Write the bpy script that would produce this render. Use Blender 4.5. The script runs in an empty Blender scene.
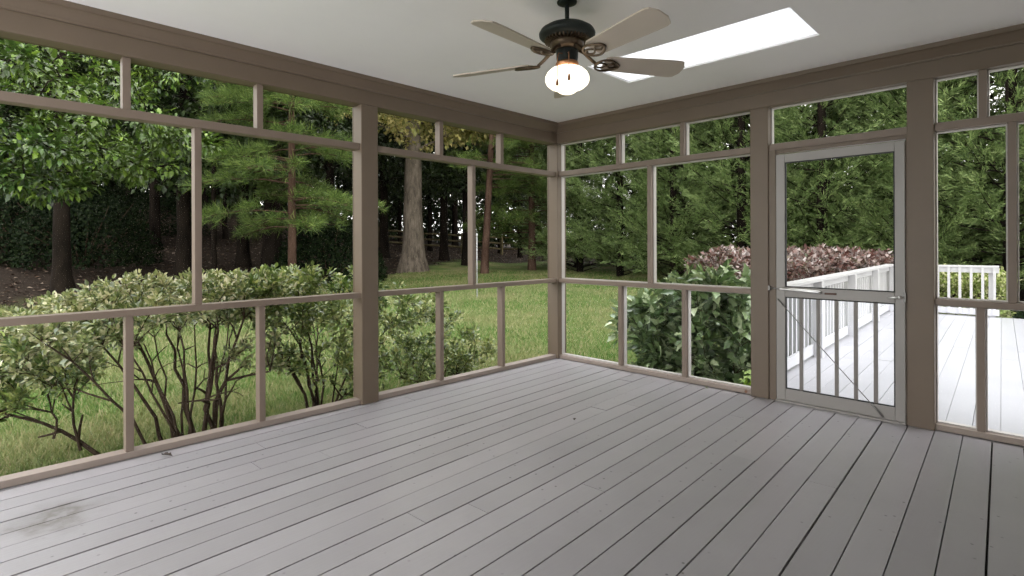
import bpy, bmesh, math, random
import numpy as np
from mathutils import Vector, Matrix

PI = math.pi
col = bpy.context.scene.collection
rng = np.random.default_rng(7)
random.seed(7)

# ------------------------------------------------------------------ helpers
def tag(o, label=None, cat=None, group=None, kind=None):
    if label: o['label'] = label
    if cat: o['category'] = cat
    if group: o['group'] = group
    if kind: o['kind'] = kind
    return o

def empty(name, loc=(0, 0, 0), rz=0.0):
    o = bpy.data.objects.new(name, None); col.objects.link(o)
    o.location = loc; o.rotation_euler = (0, 0, rz)
    o.empty_display_size = 0.1
    return o

def link(name, me, mat, parent=None, bevel=0.0):
    o = bpy.data.objects.new(name, me); col.objects.link(o)
    if mat is not None and not me.materials: me.materials.append(mat)
    if parent is not None: o.parent = parent
    if bevel:
        m = o.modifiers.new('bevel', 'BEVEL'); m.width = bevel; m.segments = 2
        m.limit_method = 'ANGLE'; m.angle_limit = 0.7
    return o

def copy_tree(o, parent=None):
    c = o.copy(); col.objects.link(c)
    if parent is not None: c.parent = parent
    for ch in list(o.children): copy_tree(ch, c)
    return c

class MB:
    """collects geometry for ONE mesh object"""
    def __init__(s): s.v = []; s.f = []; s.sm = []; s.n = 0
    def add(s, verts, faces, smooth=False):
        b = s.n; s.v.extend([tuple(p) for p in verts]); s.n += len(verts)
        for f in faces: s.f.append(tuple(b + i for i in f)); s.sm.append(smooth)
    def box(s, x0, x1, y0, y1, z0, z1, M=None):
        P = [(x, y, z) for x in (x0, x1) for y in (y0, y1) for z in (z0, z1)]
        if M is not None: P = [tuple(M @ Vector(p)) for p in P]
        s.add(P, [(0, 1, 3, 2), (4, 6, 7, 5), (0, 4, 5, 1), (2, 3, 7, 6), (0, 2, 6, 4), (1, 5, 7, 3)])
        return s
    def prism(s, poly_a, poly_b):
        n = len(poly_a)
        s.add(list(poly_a) + list(poly_b),
              [tuple(range(n))[::-1], tuple(range(n, 2 * n))] + [(i, (i + 1) % n, n + (i + 1) % n, n + i) for i in range(n)])
        return s
    def tube(s, pts, radii, k=8, caps=True):
        pts = [Vector(p) for p in pts]
        if not hasattr(radii, '__len__'): radii = [radii] * len(pts)
        V = []; up = Vector((0.13, 0.31, 0.94))
        for i, p in enumerate(pts):
            a = pts[max(i - 1, 0)]; b = pts[min(i + 1, len(pts) - 1)]
            t = (b - a).normalized()
            u = up - t * up.dot(t)
            if u.length < 1e-3: u = Vector((1, 0, 0)) - t * t.x
            u.normalize(); w = t.cross(u); up = u
            for j in range(k):
                an = 2 * PI * j / k
                V.append(p + (u * math.cos(an) + w * math.sin(an)) * radii[i])
        F = []
        for i in range(len(pts) - 1):
            for j in range(k):
                F.append((i * k + j, i * k + (j + 1) % k, (i + 1) * k + (j + 1) % k, (i + 1) * k + j))
        if caps:
            F.append(tuple(range(k))[::-1]); F.append(tuple(range((len(pts) - 1) * k, len(pts) * k)))
        s.add(V, F, True)
        return s
    def lathe(s, prof, k=32, c=(0, 0, 0)):
        V = []; F = []
        for r, z in prof:
            for j in range(k):
                a = 2 * PI * j / k
                V.append((c[0] + r * math.cos(a), c[1] + r * math.sin(a), c[2] + z))
        for i in range(len(prof) - 1):
            for j in range(k):
                F.append((i * k + j, i * k + (j + 1) % k, (i + 1) * k + (j + 1) % k, (i + 1) * k + j))
        s.add(V, F, True)
        return s
    def mesh(s, name):
        me = bpy.data.meshes.new(name); me.from_pydata(s.v, [], s.f)
        me.polygons.foreach_set('use_smooth', s.sm); me.update()
        bm = bmesh.new(); bm.from_mesh(me); bmesh.ops.recalc_face_normals(bm, faces=bm.faces); bm.to_mesh(me); bm.free()
        return me
    def build(s, name, mat, parent=None, bevel=0.0):
        return link(name, s.mesh(name), mat, parent, bevel)

def tri_mesh(name, V, T, smooth=False):
    V = np.asarray(V, np.float32).reshape(-1, 3); T = np.asarray(T, np.int32).reshape(-1, 3)
    me = bpy.data.meshes.new(name)
    me.vertices.add(len(V)); me.vertices.foreach_set('co', V.ravel())
    me.loops.add(T.size); me.loops.foreach_set('vertex_index', T.ravel())
    me.polygons.add(len(T)); me.polygons.foreach_set('loop_start', np.arange(0, T.size, 3, dtype=np.int32))
    if smooth: me.polygons.foreach_set('use_smooth', np.ones(len(T), bool))
    me.update(calc_edges=True)
    return me

def nrm(a): return a / (np.linalg.norm(a, axis=-1, keepdims=True) + 1e-9)

# leaf blade templates: stations along the length with half widths
def leaf_geo(P, D, N, L, W, stations=((0.0, 0.0), (0.42, 0.5), (1.0, 0.0)), fold=0.25, curl=0.15):
    """P base points, D directions, N normals, L lengths, W full widths -> verts, tris (one island per leaf)"""
    P = np.asarray(P); D = nrm(np.asarray(D)); N = np.asarray(N); N = nrm(N - D * (N * D).sum(1, keepdims=True))
    S = np.cross(D, N); n = len(P); L = np.asarray(L).reshape(-1, 1) * np.ones((n, 1)); W = np.asarray(W).reshape(-1, 1) * np.ones((n, 1))
    rows = []; tmpl = []; idx = 0; prev = None
    for (t, w) in stations:
        c = P + D * L * t - N * L * curl * t * t
        if w == 0:
            rows.append(c); cur = (idx,); idx += 1
        else:
            rows.append(c - S * W * w + N * W * w * fold * 2); rows.append(c); rows.append(c + S * W * w + N * W * w * fold * 2)
            cur = (idx, idx + 1, idx + 2); idx += 3
        if prev is not None:
            if len(prev) == 1 and len(cur) == 3: tmpl += [(prev[0], cur[1], cur[0]), (prev[0], cur[2], cur[1])]
            elif len(prev) == 3 and len(cur) == 1: tmpl += [(prev[0], prev[1], cur[0]), (prev[1], prev[2], cur[0])]
            else:
                for a in (0, 1):
                    tmpl += [(prev[a], prev[a + 1], cur[a + 1]), (prev[a], cur[a + 1], cur[a])]
        prev = cur
    V = np.stack(rows, 1).reshape(-1, 3)
    T = (np.arange(n)[:, None, None] * idx + np.array(tmpl)[None]).reshape(-1, 3)
    return V, T

LEAF3 = ((0.0, 0.0), (0.42, 0.5), (1.0, 0.0))
LEAF5 = ((0.0, 0.0), (0.2, 0.36), (0.5, 0.5), (0.8, 0.28), (1.0, 0.0))
LOBED = ((0.0, 0.0), (0.1, 0.34), (0.28, 0.5), (0.42, 0.30), (0.6, 0.46), (0.74, 0.24), (1.0, 0.0))

# ------------------------------------------------------------------ materials
def nmat(name):
    m = bpy.data.materials.new(name); m.use_nodes = True
    nt = m.node_tree; nt.nodes.clear()
    out = nt.nodes.new('ShaderNodeOutputMaterial')
    return m, nt, out

def N_(nt, t, **kw):
    n = nt.nodes.new(t)
    for k, v in kw.items():
        if k in n.inputs.keys(): n.inputs[k].default_value = v
        else: setattr(n, k, v)
    return n

def ramp(nt, fac, stops):
    r = nt.nodes.new('ShaderNodeValToRGB'); e = r.color_ramp.elements
    while len(e) < len(stops): e.new(0.5)
    for i, (p, c) in enumerate(stops):
        e[i].position = p; e[i].color = (c[0], c[1], c[2], 1)
    nt.links.new(fac, r.inputs[0])
    return r.outputs[0]

def mixc(nt, a, b, fac):
    m = nt.nodes.new('ShaderNodeMix'); m.data_type = 'RGBA'
    for sock, v in ((m.inputs[6], a), (m.inputs[7], b)):
        if isinstance(v, tuple): sock.default_value = (v[0], v[1], v[2], 1)
        else: nt.links.new(v, sock)
    if isinstance(fac, float): m.inputs[0].default_value = fac
    else: nt.links.new(fac, m.inputs[0])
    return m.outputs[2]

def noise(nt, scale, detail=3, coord='Object', vec_scale=None, rough=0.55):
    tc = nt.nodes.new('ShaderNodeTexCoord'); src = tc.outputs[coord]
    if vec_scale:
        mp = nt.nodes.new('ShaderNodeMapping'); mp.inputs['Scale'].default_value = vec_scale
        nt.links.new(src, mp.inputs[0]); src = mp.outputs[0]
    n = nt.nodes.new('ShaderNodeTexNoise'); n.inputs['Scale'].default_value = scale
    n.inputs['Detail'].default_value = detail; n.inputs['Roughness'].default_value = rough
    nt.links.new(src, n.inputs['Vector'])
    return n.outputs['Fac']

def paint(name, c, rough=0.5, var=0.06, bump=0.08, grain=(3, 3, 3), nscale=20, metal=0.0, chips=None):
    m, nt, out = nmat(name)
    b = N_(nt, 'ShaderNodeBsdfPrincipled', Roughness=rough, Metallic=metal)
    nf = noise(nt, 2.5, 4)
    lo = tuple(x * (1 - var) for x in c); hi = tuple(min(1, x * (1 + var)) for x in c)
    cc = ramp(nt, nf, [(0.3, lo), (0.7, hi)])
    if chips:
        cf = noise(nt, 9, 5)
        f2 = ramp(nt, cf, [(0.70, (0, 0, 0)), (0.735, (1, 1, 1))])
        cc = mixc(nt, cc, chips, f2)
    nt.links.new(cc, b.inputs['Base Color'])
    if bump:
        bn = noise(nt, nscale, 4, vec_scale=grain)
        bp = N_(nt, 'ShaderNodeBump', Strength=bump, Distance=0.01)
        nt.links.new(bn, bp.inputs['Height']); nt.links.new(bp.outputs[0], b.inputs['Normal'])
    nt.links.new(b.outputs[0], out.inputs[0])
    return m

def leafmat(name, cols, rough=0.45, trans=0.25, spec=0.4, clump=0.35, clump_scale=1.2):
    m, nt, out = nmat(name)
    g = nt.nodes.new('ShaderNodeNewGeometry')
    c = ramp(nt, g.outputs['Random Per Island'], [(i / max(1, len(cols) - 1), k) for i, k in enumerate(cols)])
    if clump:
        nf = noise(nt, clump_scale, 2)
        f = ramp(nt, nf, [(0.35, (0, 0, 0)), (0.7, (clump, clump, clump))])
        c = mixc(nt, c, cols[-1], f)
    b = N_(nt, 'ShaderNodeBsdfPrincipled', Roughness=rough)
    b.inputs['Specular IOR Level'].default_value = spec
    nt.links.new(c, b.inputs['Base Color'])
    if trans:
        t = nt.nodes.new('ShaderNodeBsdfTranslucent'); nt.links.new(c, t.inputs[0])
        mx = nt.nodes.new('ShaderNodeMixShader'); mx.inputs[0].default_value = trans
        nt.links.new(b.outputs[0], mx.inputs[1]); nt.links.new(t.outputs[0], mx.inputs[2])
        nt.links.new(mx.outputs[0], out.inputs[0])
    else:
        nt.links.new(b.outputs[0], out.inputs[0])
    return m

def barkmat(name, c1, c2, sc=6, zs=0.25, bump=0.8):
    m, nt, out = nmat(name)
    b = N_(nt, 'ShaderNodeBsdfPrincipled', Roughness=0.95); b.inputs['Specular IOR Level'].default_value = 0.08
    n = noise(nt, sc, 6, vec_scale=(1, 1, zs), rough=0.7)
    c = ramp(nt, n, [(0.35, c1), (0.65, c2)])
    nt.links.new(c, b.inputs['Base Color'])
    bp = N_(nt, 'ShaderNodeBump', Strength=bump * .5, Distance=0.02)
    nt.links.new(n, bp.inputs['Height']); nt.links.new(bp.outputs[0], b.inputs['Normal'])
    nt.links.new(b.outputs[0], out.inputs[0])
    return m

TAUPE = (0.148, 0.108, 0.075)
M = {}
M['taupe'] = paint('taupe_paint', TAUPE, 0.5, 0.05, 0.06)
M['rail'] = paint('taupe_paint_lit', (0.20, 0.150, 0.116), 0.5, 0.05, 0.06)  # the post taupe, lightened to paint in light on rails and muntins
M['bottomrail'] = paint('taupe_paint_worn_lit', (0.28, 0.225, 0.19), 0.55, 0.08, 0.1, chips=(0.16, 0.07, 0.035))  # taupe lightened to paint in the low light; brown chips are wear
M['ceiling'] = paint('ceiling_paint', (0.88, 0.855, 0.85), 0.75, 0.015, 0.0)
M['white'] = paint('white_paint', (0.50, 0.495, 0.51), 0.45, 0.03, 0.05)
M['door'] = paint('door_enamel', (0.30, 0.278, 0.258), 0.4, 0.03, 0.03)
M['picket'] = paint('door_picket_enamel', (0.20, 0.18, 0.16), 0.45, 0.03, 0.03)
M['gasket'] = paint('black_gasket', (0.015, 0.015, 0.015), 0.6, 0.0, 0)
M['lit_edge'] = paint('lit_edge_paint', (0.50, 0.465, 0.44), 0.45, 0.02, 0)  # pale tone stands in for daylight on the sides of the openings
M['chrome'] = paint('brushed_metal', (0.72, 0.71, 0.70), 0.28, 0.02, 0, metal=1.0)
M['steel'] = paint('dull_steel', (0.22, 0.21, 0.20), 0.45, 0.05, 0, metal=0.8)
M['brown'] = paint('brown_metal', (0.08, 0.035, 0.02), 0.5, 0.1, 0)
M['skyshaft'] = paint('shaft_paint', (0.86, 0.86, 0.86), 0.7, 0.01, 0)

def floor_mat(name, base, wear=True, dark_joint=True):
    m, nt, out = nmat(name)
    b = N_(nt, 'ShaderNodeBsdfPrincipled', Roughness=0.33)
    b.inputs['Specular IOR Level'].default_value = 0.5
    g = nt.nodes.new('ShaderNodeNewGeometry')
    lo = tuple(x * 0.93 for x in base); hi = tuple(x * 1.06 for x in base)
    c = ramp(nt, g.outputs['Random Per Island'], [(0, lo), (1, hi)])
    # worn blotches
    nf = noise(nt, 1.3, 6, rough=0.65)
    f = ramp(nt, nf, [(0.45, (0, 0, 0)), (0.75, (0.35, 0.35, 0.35))])
    c = mixc(nt, c, tuple(x * 0.72 for x in base), f)
    gn = noise(nt, 14, 4, vec_scale=(6, 0.35, 1))
    if wear:
        # small nail heads and paint nicks
        tc = nt.nodes.new('ShaderNodeTexCoord')
        v = N_(nt, 'ShaderNodeTexVoronoi', Scale=6.0); v.voronoi_dimensions = '2D'; nt.links.new(tc.outputs['Object'], v.inputs['Vector'])
        d = ramp(nt, v.outputs['Distance'], [(0.022, (1, 1, 1)), (0.045, (0, 0, 0))])
        n2 = noise(nt, 1.1, 2); k = ramp(nt, n2, [(0.48, (0, 0, 0)), (0.62, (0.8, 0.8, 0.8))])
        mu = N_(nt, 'ShaderNodeMath', operation='MULTIPLY'); nt.links.new(d, mu.inputs[0]); nt.links.new(k, mu.inputs[1])
        c = mixc(nt, c, (0.05, 0.045, 0.04), mu.outputs[0])
        # damp dirt ring left by a flower pot
        mp = N_(nt, 'ShaderNodeMapping'); mp.inputs['Location'].default_value = (-0.55, 4.33, 0)
        nt.links.new(tc.outputs['Object'], mp.inputs[0])
        ml = N_(nt, 'ShaderNodeVectorMath', operation='LENGTH'); nt.links.new(mp.outputs[0], ml.inputs[0])
        n3 = noise(nt, 9, 5)
        ad = N_(nt, 'ShaderNodeMath', operation='MULTIPLY_ADD'); ad.inputs[1].default_value = 0.35
        nt.links.new(n3, ad.inputs[0]); nt.links.new(ml.outputs['Value'], ad.inputs[2])
        rg = ramp(nt, ad.outputs[0], [(0.0, (0.25, 0.25, 0.25)), (0.19, (0.2, 0.2, 0.2)), (0.23, (0.85, 0.85, 0.85)), (0.26, (0.6, 0.6, 0.6)), (0.31, (0.22, 0.22, 0.22)), (0.40, (0, 0, 0))])
        c = mixc(nt, c, (0.14, 0.125, 0.11), rg)
    nt.links.new(c, b.inputs['Base Color'])
    bp = N_(nt, 'ShaderNodeBump', Strength=0.12, Distance=0.01)
    nt.links.new(gn, bp.inputs['Height']); nt.links.new(bp.outputs[0], b.inputs['Normal'])
    nt.links.new(b.outputs[0], out.inputs[0])
    return m
M['floor'] = floor_mat('grey_floor_paint', (0.335, 0.316, 0.330))
M['deck'] = floor_mat('pale_deck_paint', (0.39, 0.384, 0.405), wear=False)

def screen_mat(name, tint, fac, haze):
    m, nt, out = nmat(name)
    t = N_(nt, 'ShaderNodeBsdfTransparent'); d = N_(nt, 'ShaderNodeBsdfDiffuse')
    t.inputs[0].default_value = (*tint, 1); d.inputs[0].default_value = (*haze, 1)
    mx = nt.nodes.new('ShaderNodeMixShader'); mx.inputs[0].default_value = fac
    nt.links.new(t.outputs[0], mx.inputs[1]); nt.links.new(d.outputs[0], mx.inputs[2])
    nt.links.new(mx.outputs[0], out.inputs[0])
    return m
M['screen'] = screen_mat('insect_mesh', (1, 1, 1), 0.07, (0.08, 0.075, 0.07))
M['vinyl'] = screen_mat('smoked_vinyl', (0.73, 0.715, 0.67), 0.06, (0.035, 0.029, 0.023))

def glass_mat():
    m, nt, out = nmat('skylight_opal_acrylic')
    t = N_(nt, 'ShaderNodeBsdfTranslucent'); d = N_(nt, 'ShaderNodeBsdfGlossy'); d.inputs['Roughness'].default_value = 0.15
    t.inputs[0].default_value = (0.62, 0.625, 0.63, 1)
    mx = nt.nodes.new('ShaderNodeMixShader'); mx.inputs[0].default_value = 0.04
    nt.links.new(t.outputs[0], mx.inputs[1]); nt.links.new(d.outputs[0], mx.inputs[2])
    nt.links.new(mx.outputs[0], out.inputs[0])
    return m
M['glass'] = glass_mat()

def globe_mat():
    m, nt, out = nmat('lit_opal_glass')
    b = N_(nt, 'ShaderNodeBsdfPrincipled', Roughness=0.2)
    b.inputs['Base Color'].default_value = (0.9, 0.86, 0.78, 1)
    b.inputs['Emission Color'].default_value = (1.0, 0.86, 0.66, 1)
    b.inputs['Emission Strength'].default_value = 1.5
    nt.links.new(b.outputs[0], out.inputs[0])
    return m
M['globe'] = globe_mat()
M['bronze'] = paint('verdigris_bronze', (0.016, 0.021, 0.019), 0.5, 0.7, 0.2, nscale=60, metal=0.5)
M['iron'] = paint('antique_brass', (0.11, 0.078, 0.05), 0.4, 0.4, 0.1, nscale=60, metal=0.75)
M['copper'] = paint('copper_fitter', (0.50, 0.24, 0.12), 0.35, 0.2, 0.0, metal=0.8)
M['blade'] = paint('blade_wood', (0.46, 0.395, 0.33), 0.4, 0.06, 0.04)
M['fob'] = paint('wood_fob', (0.30, 0.13, 0.06), 0.5, 0.1, 0)

M['bush_leaf'] = leafmat('azalea_leaf', [(0.06, 0.105, 0.028), (0.13, 0.19, 0.05), (0.24, 0.30, 0.09), (0.42, 0.44, 0.18), (0.74, 0.66, 0.46)], 0.28, 0.25, 0.9)
M['bush2_leaf'] = leafmat('shrub_leaf', [(0.04, 0.085, 0.02), (0.09, 0.165, 0.033), (0.20, 0.29, 0.06), (0.52, 0.52, 0.20)], 0.28, 0.25, 0.9)
M['dark_leaf'] = leafmat('glossy_dark_leaf', [(0.04, 0.085, 0.025), (0.10, 0.18, 0.055), (0.22, 0.32, 0.12), (0.56, 0.64, 0.38)], 0.32, 0.15, 1.0, clump=0.15)
M['fern'] = leafmat('lime_leaf', [(0.20, 0.34, 0.03), (0.30, 0.46, 0.05)], 0.4, 0.35, 0.4, clump=0)
M['red_leaf'] = leafmat('burgundy_leaf', [(0.04, 0.024, 0.02), (0.14, 0.06, 0.05), (0.22, 0.12, 0.105), (0.45, 0.40, 0.39), (0.30, 0.20, 0.18), (0.07, 0.08, 0.035)], 0.3, 0.2, 0.6, clump=0)
M['pale_leaf'] = leafmat('variegated_leaf', [(0.16, 0.24, 0.05), (0.34, 0.40, 0.12), (0.62, 0.60, 0.38)], 0.4, 0.25, 0.4, clump=0)
M['cypress'] = leafmat('cypress_spray', [(0.05, 0.09, 0.028), (0.10, 0.16, 0.05), (0.16, 0.23, 0.075), (0.27, 0.34, 0.13)], 0.5, 0.2, 0.3, clump=0.3, clump_scale=1.4)
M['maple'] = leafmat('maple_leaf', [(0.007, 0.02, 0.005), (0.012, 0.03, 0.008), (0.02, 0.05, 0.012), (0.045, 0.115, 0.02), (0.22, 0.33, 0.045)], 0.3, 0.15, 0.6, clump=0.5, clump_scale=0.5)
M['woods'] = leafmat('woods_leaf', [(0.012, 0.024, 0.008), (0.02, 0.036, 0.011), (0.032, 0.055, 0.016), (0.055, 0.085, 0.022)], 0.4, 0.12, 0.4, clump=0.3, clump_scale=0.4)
M['gold'] = leafmat('yellowing_leaf', [(0.16, 0.20, 0.05), (0.34, 0.33, 0.09), (0.55, 0.48, 0.18), (0.68, 0.58, 0.28)], 0.4, 0.35, 0.4, clump=0.3)
M['pine'] = leafmat('pine_needle', [(0.03, 0.06, 0.015), (0.06, 0.11, 0.025), (0.12, 0.19, 0.04), (0.24, 0.31, 0.08)], 0.5, 0.2, 0.3, clump=0.2)
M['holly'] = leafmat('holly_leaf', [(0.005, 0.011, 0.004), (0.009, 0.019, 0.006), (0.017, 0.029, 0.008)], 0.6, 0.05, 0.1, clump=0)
M['grass'] = leafmat('grass_blade', [(0.06, 0.14, 0.022), (0.10, 0.20, 0.04), (0.18, 0.26, 0.07), (0.40, 0.34, 0.19)], 0.6, 0.3, 0.2, clump=0.5, clump_scale=0.6)
M['litter'] = leafmat('dry_leaf', [(0.04, 0.024, 0.017), (0.08, 0.046, 0.032), (0.15, 0.10, 0.07), (0.34, 0.27, 0.22)], 0.7, 0.1, 0.2, clump=0)
M['stem'] = barkmat('shrub_stem', (0.035, 0.022, 0.016), (0.10, 0.07, 0.05), 25)
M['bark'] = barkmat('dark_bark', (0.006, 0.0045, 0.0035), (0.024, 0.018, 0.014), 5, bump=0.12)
M['pinebark'] = barkmat('pine_bark', (0.04, 0.022, 0.016), (0.13, 0.08, 0.06), 6)
M['greybark'] = barkmat('grey_bark', (0.075, 0.06, 0.047), (0.23, 0.19, 0.155), 7, 0.22)
M['fence'] = barkmat('weathered_rail', (0.08, 0.065, 0.035), (0.20, 0.165, 0.09), 6)
M['stone'] = barkmat('field_stone', (0.30, 0.26, 0.21), (0.50, 0.45, 0.38), 6, 1)

# ------------------------------------------------------------------ porch setting
ZC, ZH = 2.608, 2.397        # ceiling, underside of the header
PW = 0.147                   # post width
RI, RO = 0.022, 0.112        # inner / outer face of the rails behind the post faces
XE, YE = 5.0, -6.2           # where the porch floor ends on the house side
BA = math.radians(2.4)       # boards lie slightly off square

def struct(o): o['kind'] = 'structure'; return o

# floor boards, with butt joints and narrow gaps
def boards(mb, x_lo, x_hi, y_lo, y_hi, pitch, w, th, seed, origin, joints=(2.6, 5.2), clipx=None, gapv=0.0):
    r = random.Random(seed)
    Mx = Matrix.Translation(Vector(origin)) @ Matrix.Rotation(BA, 4, 'Z')
    k = 0; x = x_lo
    while x < x_hi:
        y = y_lo - r.random() * 2.5
        while y < y_hi:
            L = r.uniform(*joints); y1 = min(y + L, y_hi)
            if y1 > y_lo:
                ww = w - r.random() * gapv
                mb.box(x, x + ww, max(y, y_lo), y1 - 0.002, -th, 0 + r.uniform(-0.0015, 0.0015), Mx)
            y += L
        x += pitch; k += 1

fb = MB()
# origin on the right wall line; boards run away from the viewer toward the right wall
boards(fb, 3.311 + 0.006 - 0.146 * 25, 5.6, -6.6, 0.06, 0.146, 0.141, 0.03, 3, (0.0, 0.0, 0.0), gapv=0.004)
# trim everything that sticks out past the left wall and the outer edge
fl = fb.mesh('floor')
bm = bmesh.new(); bm.from_mesh(fl)
for co, no in (((-0.115, 0, 0), (-1, 0, 0)), ((0, 0.115, 0), (0, 1, 0)), ((XE, 0, 0), (1, 0, 0)), ((0, YE, 0), (0, -1, 0))):
    bmesh.ops.bisect_plane(bm, geom=bm.verts[:] + bm.edges[:] + bm.faces[:], plane_co=co, plane_no=no, clear_outer=True)
bm.to_mesh(fl); bm.free()
struct(link('floor', fl, M['floor']))
sub = MB(); sub.box(-0.115, XE, YE, 0.115, -0.34, -0.035)
struct(sub.build('trim_1', paint('floor_joists', (0.03, 0.028, 0.025), 0.8, 0.1, 0)))

# ceiling with the skylight opening
SX0, SX1, SY0, SY1 = 1.415, 2.83, -1.335, -0.765
cb = MB()
OV = 0.38
for (a, b, c, d) in ((-OV, SX0, YE, OV), (SX1, XE, YE, OV), (SX0, SX1, YE, SY0), (SX0, SX1, SY1, OV)):
    cb.box(a, b, c, d, ZC, ZC + 0.05)
struct(cb.build('ceiling', M['ceiling']))
sky = struct(empty('window_6', ((SX0 + SX1) / 2, (SY0 + SY1) / 2, ZC)))
wx, wy = (SX1 - SX0) / 2, (SY1 - SY0) / 2
s = MB()
for (a, b, c, d) in ((-wx - .03, -wx, -wy - .03, wy + .03), (wx, wx + .03, -wy - .03, wy + .03), (-wx, wx, -wy - .03, -wy), (-wx, wx, wy, wy + .03)):
    s.box(a, b, c, d, 0.05, 0.075)
s.build('curb', M['skyshaft'], sky)
g = MB(); g.box(-wx + .001, wx - .001, -wx * 0 - wy + .001, wy - .001, 0.012, 0.018); g.build('glass_pane', M['glass'], sky)

# walls: header beam and posts
wl = struct(empty('wall_left'))
h = MB(); h.box(-PW, 0, YE, 0, ZH, ZC); h.build('header', M['taupe'], wl, 0.004)
wr = struct(empty('wall_right'))
h = MB(); h.box(-PW, XE, 0, PW, ZH, ZC); h.build('header', M['taupe'], wr, 0.004)
POST_L = [(-2.412, -2.262), (-4.845, -4.695)]
POST_R = [(2.10, 2.245), (3.168, 3.318), (4.09, 4.24)]
for a, b in POST_L:
    p = MB(); p.box(-PW, 0, a, b, 0, ZH); p.build('post', M['taupe'], wl, 0.006)
for a, b in POST_R:
    p = MB(); p.box(a, b, 0, PW, 0, ZH); p.build('post', M['taupe'], wr, 0.006)
p = MB(); p.box(-PW, 0.004, -0.004, PW, 0, ZH); p.build('post', M['taupe'], wl, 0.006)

hw = MB(); hw.box(4.34, 4.5, YE, 0.14, -0.3, 3.0); hw.box(3.0, 4.34, YE - .15, YE, -0.3, 3.0)  # unseen house wall; its short back piece is added to dim the right side
struct(hw.build('wall_house', paint('house_siding', (0.42, 0.40, 0.37), 0.6, 0.03, 0.05)))
# crown moulding, mitred in the corner
prof = [(0.0, 2.512), (0.014, 2.512), (0.018, 2.524), (0.026, 2.532), (0.050, 2.560), (0.062, 2.572), (0.078, 2.578), (0.080, ZC), (0.0, ZC)]
c = MB(); c.prism([(o, -o, z) for o, z in prof], [(o, YE, z) for o, z in prof]); struct(c.build('trim_2', M['taupe']))
c = MB(); c.prism([(o, -o, z) for o, z in prof], [(XE, -o, z) for o, z in prof]); struct(c.build('trim_3', M['taupe']))

# screened bays: local u along the wall, built through a mapping function
def bay(name, wall, u0, u1, ups, mids, lows, full=True):
    root = struct(empty(name))
    def bx(mb, ua, ub, d0, d1, z0, z1):
        if wall == 'L': mb.box(-d1, -d0, ua, ub, z0, z1)
        else: mb.box(ua, ub, d0, d1, z0, z1)
        return mb
    bx(MB(), u0, u1, RI, RO, 2.036, 2.088).build('transom_rail', M['rail'], root, 0.003)
    if full:
        bx(MB(), u0, u1, RI - .008, RO, 0.852, 0.893).build('middle_rail', M['rail'], root, 0.003)
        bx(MB(), u0, u1, RI, RO, 0.004, 0.044).build('bottom_rail', M['bottomrail'], root, 0.003)
    e = 0.0205
    for u in ups: bx(MB(), u - e, u + e, RI + .008, RO - .01, 2.088, ZH).build('muntin', M['rail'], root, 0.002)
    for u in mids: bx(MB(), u - e, u + e, RI + .008, RO - .01, 0.893, 2.036).build('muntin', M['rail'], root, 0.002)
    for u in lows: bx(MB(), u - e, u + e, RI + .008, RO - .01, 0.044, 0.852).build('muntin', M['rail'], root, 0.002)
    if wall == 'R':  # strips added round each opening, pale to imitate light off the deck
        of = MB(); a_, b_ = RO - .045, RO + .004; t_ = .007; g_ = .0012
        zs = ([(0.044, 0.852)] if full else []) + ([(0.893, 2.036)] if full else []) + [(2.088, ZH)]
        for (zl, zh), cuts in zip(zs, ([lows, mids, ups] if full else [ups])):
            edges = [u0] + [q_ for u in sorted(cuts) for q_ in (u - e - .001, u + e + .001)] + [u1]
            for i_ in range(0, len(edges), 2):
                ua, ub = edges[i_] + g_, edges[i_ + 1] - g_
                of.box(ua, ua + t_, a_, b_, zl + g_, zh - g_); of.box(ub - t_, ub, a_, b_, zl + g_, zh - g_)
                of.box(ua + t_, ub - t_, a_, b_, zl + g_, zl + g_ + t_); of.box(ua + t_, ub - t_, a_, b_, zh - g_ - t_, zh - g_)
        of.build('lit_edge_strip', M['lit_edge'], root)
    d = RO + 0.006
    for nm, za, zb_, mt in (('insect_screen', 0.0, 0.87, 'screen'), ('vinyl_panel', 0.87, 2.06, 'vinyl'), ('transom_panel', 2.06, ZH, 'vinyl')):
        if not full and za < 2: continue
        sc = MB()
        if wall == 'L': sc.add([(-d, u0, za), (-d, u1, za), (-d, u1, zb_), (-d, u0, zb_)], [(0, 1, 2, 3)])
        else: sc.add([(u0, d, za), (u1, d, za), (u1, d, zb_), (u0, d, zb_)], [(0, 1, 2, 3)])
        sc.build(nm, M[mt], root)
    return root
bay('window_1', 'L', -4.695, -2.412, (-3.942, -3.176), (-3.563,), (-3.932, -3.166))
bay('window_2', 'L', -2.262, 0.0, (-1.59, -0.825), (-1.203,), (-1.592, -0.812))
bay('window_3', 'R', 0.0, 2.10, (0.774, 1.475), (1.131,), (0.793, 1.486))
bay('window_4', 'R', 2.245, 3.168, (), (), (), full=False)
bay('window_5', 'R', 3.318, 4.09, (3.566, 3.83), (3.704,), (3.553, 3.83))

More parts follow.
